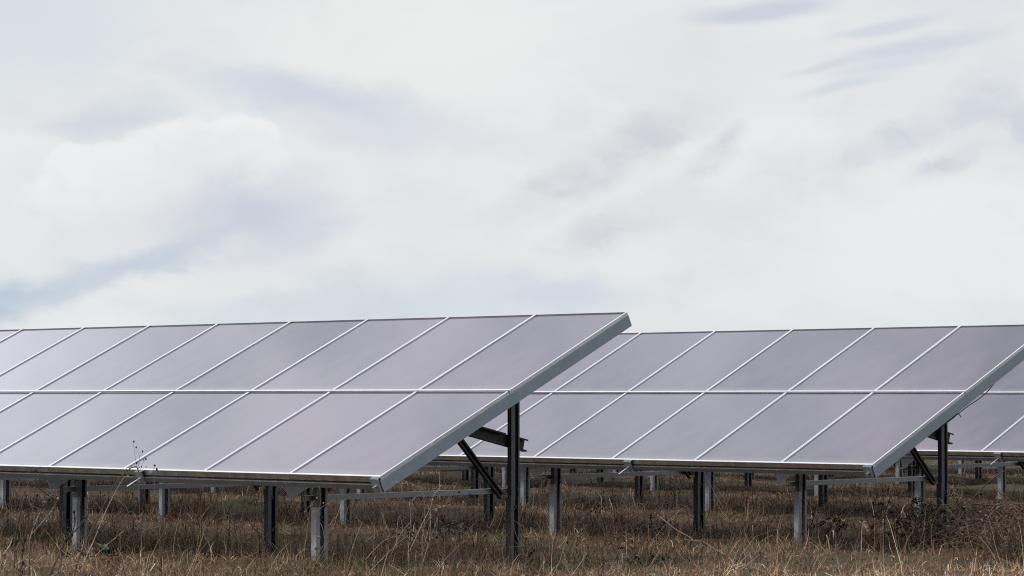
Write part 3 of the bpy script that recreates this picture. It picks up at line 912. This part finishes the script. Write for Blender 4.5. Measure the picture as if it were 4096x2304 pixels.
# high overcast sheet, everywhere in the sky
big = t.noise(t.n('ShaderNodeMapping', ins={'Vector': sph, 'Scale': (.5, 1, 1)}).outputs[0], .22, 5, .55)
fine = t.noise(t.n('ShaderNodeMapping', ins={'Vector': soft, 'Scale': (.40, 1.2, 1)}).outputs[0], .8, 7, .62)
col = t.mix(t.ramp(big, .35, .65), cc(226, 230, 233), cc(234, 238, 238))
col = t.mix(t.ramp(fine, .42, .75, 0, .5), col, cc(217, 221, 228))
# cloud shapes low in the sky ahead
for a in (
    (soft, 60, 60, 700, 420, 0, (214, 223, 230), .8, .1),
    (soft, 1650, 160, 1000, 330, 0, (236, 239, 236), .9, .2),
    (soft, 3700, 1050, 900, 400, 10, (234, 238, 238), .8, .2),
    (soft, 2700, 250, 700, 300, 0, (226, 229, 230), .7, .2),
    (soft, 1400, 1230, 1100, 200, 3, (213, 221, 229), .9, .2),
    (soft, 2250, 1170, 420, 130, 0, (206, 215, 226), .8, .1),
    (soft, 1250, 400, 720, 140, -8, (209, 216, 226), 1., .1),
    (soft, 1500, 520, 700, 110, -3, (219, 223, 230), .8, .1),
    (soft, 400, 520, 480, 150, 12, (213, 219, 227), 1., .1),
    # the heap cloud at the left: lit lumps above, lilac shade below
    (puff, 60, 720, 330, 210, 8, (234, 237, 238), 1., .65),
    (puff, 180, 900, 800, 400, 14, (230, 234, 236), 1., .5),
    (puff, 430, 690, 400, 130, 20, (238, 241, 242), 1., .72),
    (puff, 800, 600, 300, 165, 4, (240, 242, 242), 1., .76),
    (puff, 690, 560, 130, 90, 10, (242, 244, 243), 1., .68),
    (puff, 1010, 540, 120, 75, -8, (239, 241, 241), 1., .68),
    (puff, 300, 640, 140, 80, 15, (238, 241, 241), 1., .7),
    (puff, 1010, 640, 190, 130, -12, (234, 237, 237), 1., .70),
    (puff, 1330, 700, 300, 140, -6, (231, 234, 236), .9, .45),
    (soft, 560, 770, 620, 200, 18, (233, 236, 238), .95, .1),
    (soft, 700, 790, 420, 130, 16, (230, 233, 235), .8, .1),
    (soft, 420, 930, 480, 170, 20, (226, 229, 232), .8, .1),
    (puff, 900, 720, 210, 90, 30, (219, 223, 230), .9, .1),
    (soft, 980, 870, 560, 260, 12, (203, 209, 221), 1., .0),
    (puff, 1120, 770, 180, 70, 14, (226, 229, 233), .7, .1),
    (puff, 830, 900, 160, 60, 24, (218, 220, 228), .7, .1),
    (puff, 1250, 920, 260, 80, 18, (210, 215, 226), .7, .1),
    (soft, 60, 1185, 720, 130, 15, (192, 206, 220), 1., .0),
    (soft, 600, 1050, 460, 90, 15, (198, 208, 222), .9, .1),
    (soft, 900, 1100, 520, 70, 8, (226, 230, 234), .7, .1),
    # lens-shaped streaks upper right
    (lens, 3060, 48, 400, 62, 6, (205, 211, 223), 1., .25),
    (lens, 3540, 130, 300, 40, 8, (212, 218, 227), 1., .25),
    (lens, 3660, 205, 460, 50, 9, (211, 217, 226), 1., .25),
    (lens, 3560, 270, 330, 40, 10, (214, 220, 228), .9, .1),
    (lens, 3300, 275, 240, 26, 12, (214, 219, 227), .9, .1),
    (lens, 3370, 352, 260, 34, 12, (213, 219, 227), .9, .1),
    # torn grey scud in the middle and right
    (puff, 2280, 500, 150, 210, -10, (222, 225, 229), .7, .0),
    (puff, 2640, 500, 380, 140, 20, (213, 216, 221), .9, .0),
    (puff, 2330, 690, 600, 150, 28, (208, 211, 218), .9, .0),
    (puff, 2620, 560, 230, 80, 34, (208, 211, 218), .8, .0),
    (puff, 2860, 600, 220, 90, 42, (205, 210, 219), .9, .1),
    (puff, 2480, 880, 420, 130, 22, (208, 212, 220), .9, .0),
    (soft, 2800, 830, 500, 190, 8, (222, 226, 229), .7, .0),
    (puff, 3560, 590, 360, 90, 18, (207, 212, 221), .9, .1),
    (puff, 3890, 420, 270, 140, 24, (209, 214, 223), .9, .1),
    (puff, 3960, 480, 330, 80, 6, (212, 217, 225), .9, .1),
    (puff, 3780, 665, 240, 70, 22, (207, 212, 221), .9, .1),
    (puff, 4090, 560, 120, 150, 20, (206, 212, 222), .9, .1),
    (puff, 3800, 1240, 420, 70, 4, (225, 230, 234), .7, .1),
):
    col = cloud(col, *a)
# added dimming of the unseen sky at right, darkens faces turned that way
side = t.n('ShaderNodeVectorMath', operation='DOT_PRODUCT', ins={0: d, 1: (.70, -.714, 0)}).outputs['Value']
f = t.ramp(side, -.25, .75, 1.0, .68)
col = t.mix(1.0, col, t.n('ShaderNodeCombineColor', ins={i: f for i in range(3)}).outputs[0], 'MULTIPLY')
# overcast luminance climbs away from the horizon, as over any cloudy field
col = t.mix(1.0, col, t.n('ShaderNodeCombineColor', ins={i: t.ramp(el, .14, .75, 1.0, 2.0) for i in range(3)}).outputs[0], 'MULTIPLY')
# unseen bright and dull cloud banks, added higher up to grade the pane reflections
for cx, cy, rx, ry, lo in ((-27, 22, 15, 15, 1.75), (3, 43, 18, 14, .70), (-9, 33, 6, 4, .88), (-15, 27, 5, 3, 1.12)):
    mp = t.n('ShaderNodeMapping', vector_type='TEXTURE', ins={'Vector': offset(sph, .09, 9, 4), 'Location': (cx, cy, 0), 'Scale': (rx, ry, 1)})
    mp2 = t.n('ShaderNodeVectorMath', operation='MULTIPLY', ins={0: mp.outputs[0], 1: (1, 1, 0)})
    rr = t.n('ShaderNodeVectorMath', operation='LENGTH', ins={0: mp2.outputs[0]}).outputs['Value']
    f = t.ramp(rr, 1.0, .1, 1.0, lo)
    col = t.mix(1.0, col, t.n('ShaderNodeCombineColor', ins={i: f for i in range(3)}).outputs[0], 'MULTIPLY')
patch = t.noise(offset(sph, .25, 2.5, 4), .26, 5, .58)
tone = t.mix(t.ramp(patch, .36, .64), (.87, .885, .905), (1.11, 1.085, 1.11))
hue = t.mix(t.ramp(t.noise(sph, .13, 3, .5), .4, .6), (.975, 1.0, 1.03), (1.02, .985, 1.02))
tone = t.mix(t.ramp(el, .14, .3), (1., 1., 1.), t.mix(1.0, tone, hue, 'MULTIPLY'))
col = t.mix(1.0, col, tone, 'MULTIPLY')
# thin places let the blue through
thin = t.ramp(t.noise(soft, .35, 4, .6), .5, .8, .02, .14)
col = t.mix(thin, col, sky.outputs[0])
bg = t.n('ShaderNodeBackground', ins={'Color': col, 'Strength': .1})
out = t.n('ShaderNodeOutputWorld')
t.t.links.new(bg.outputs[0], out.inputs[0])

vs = scene.view_settings
vs.view_transform = 'Standard'; vs.look = 'None'; vs.gamma = 1; vs.use_curve_mapping = False; vs.exposure = 0.0
scene.cycles.use_denoising = False
scene.cycles.filter_width = 1.15
scene.cycles.max_bounces = 6
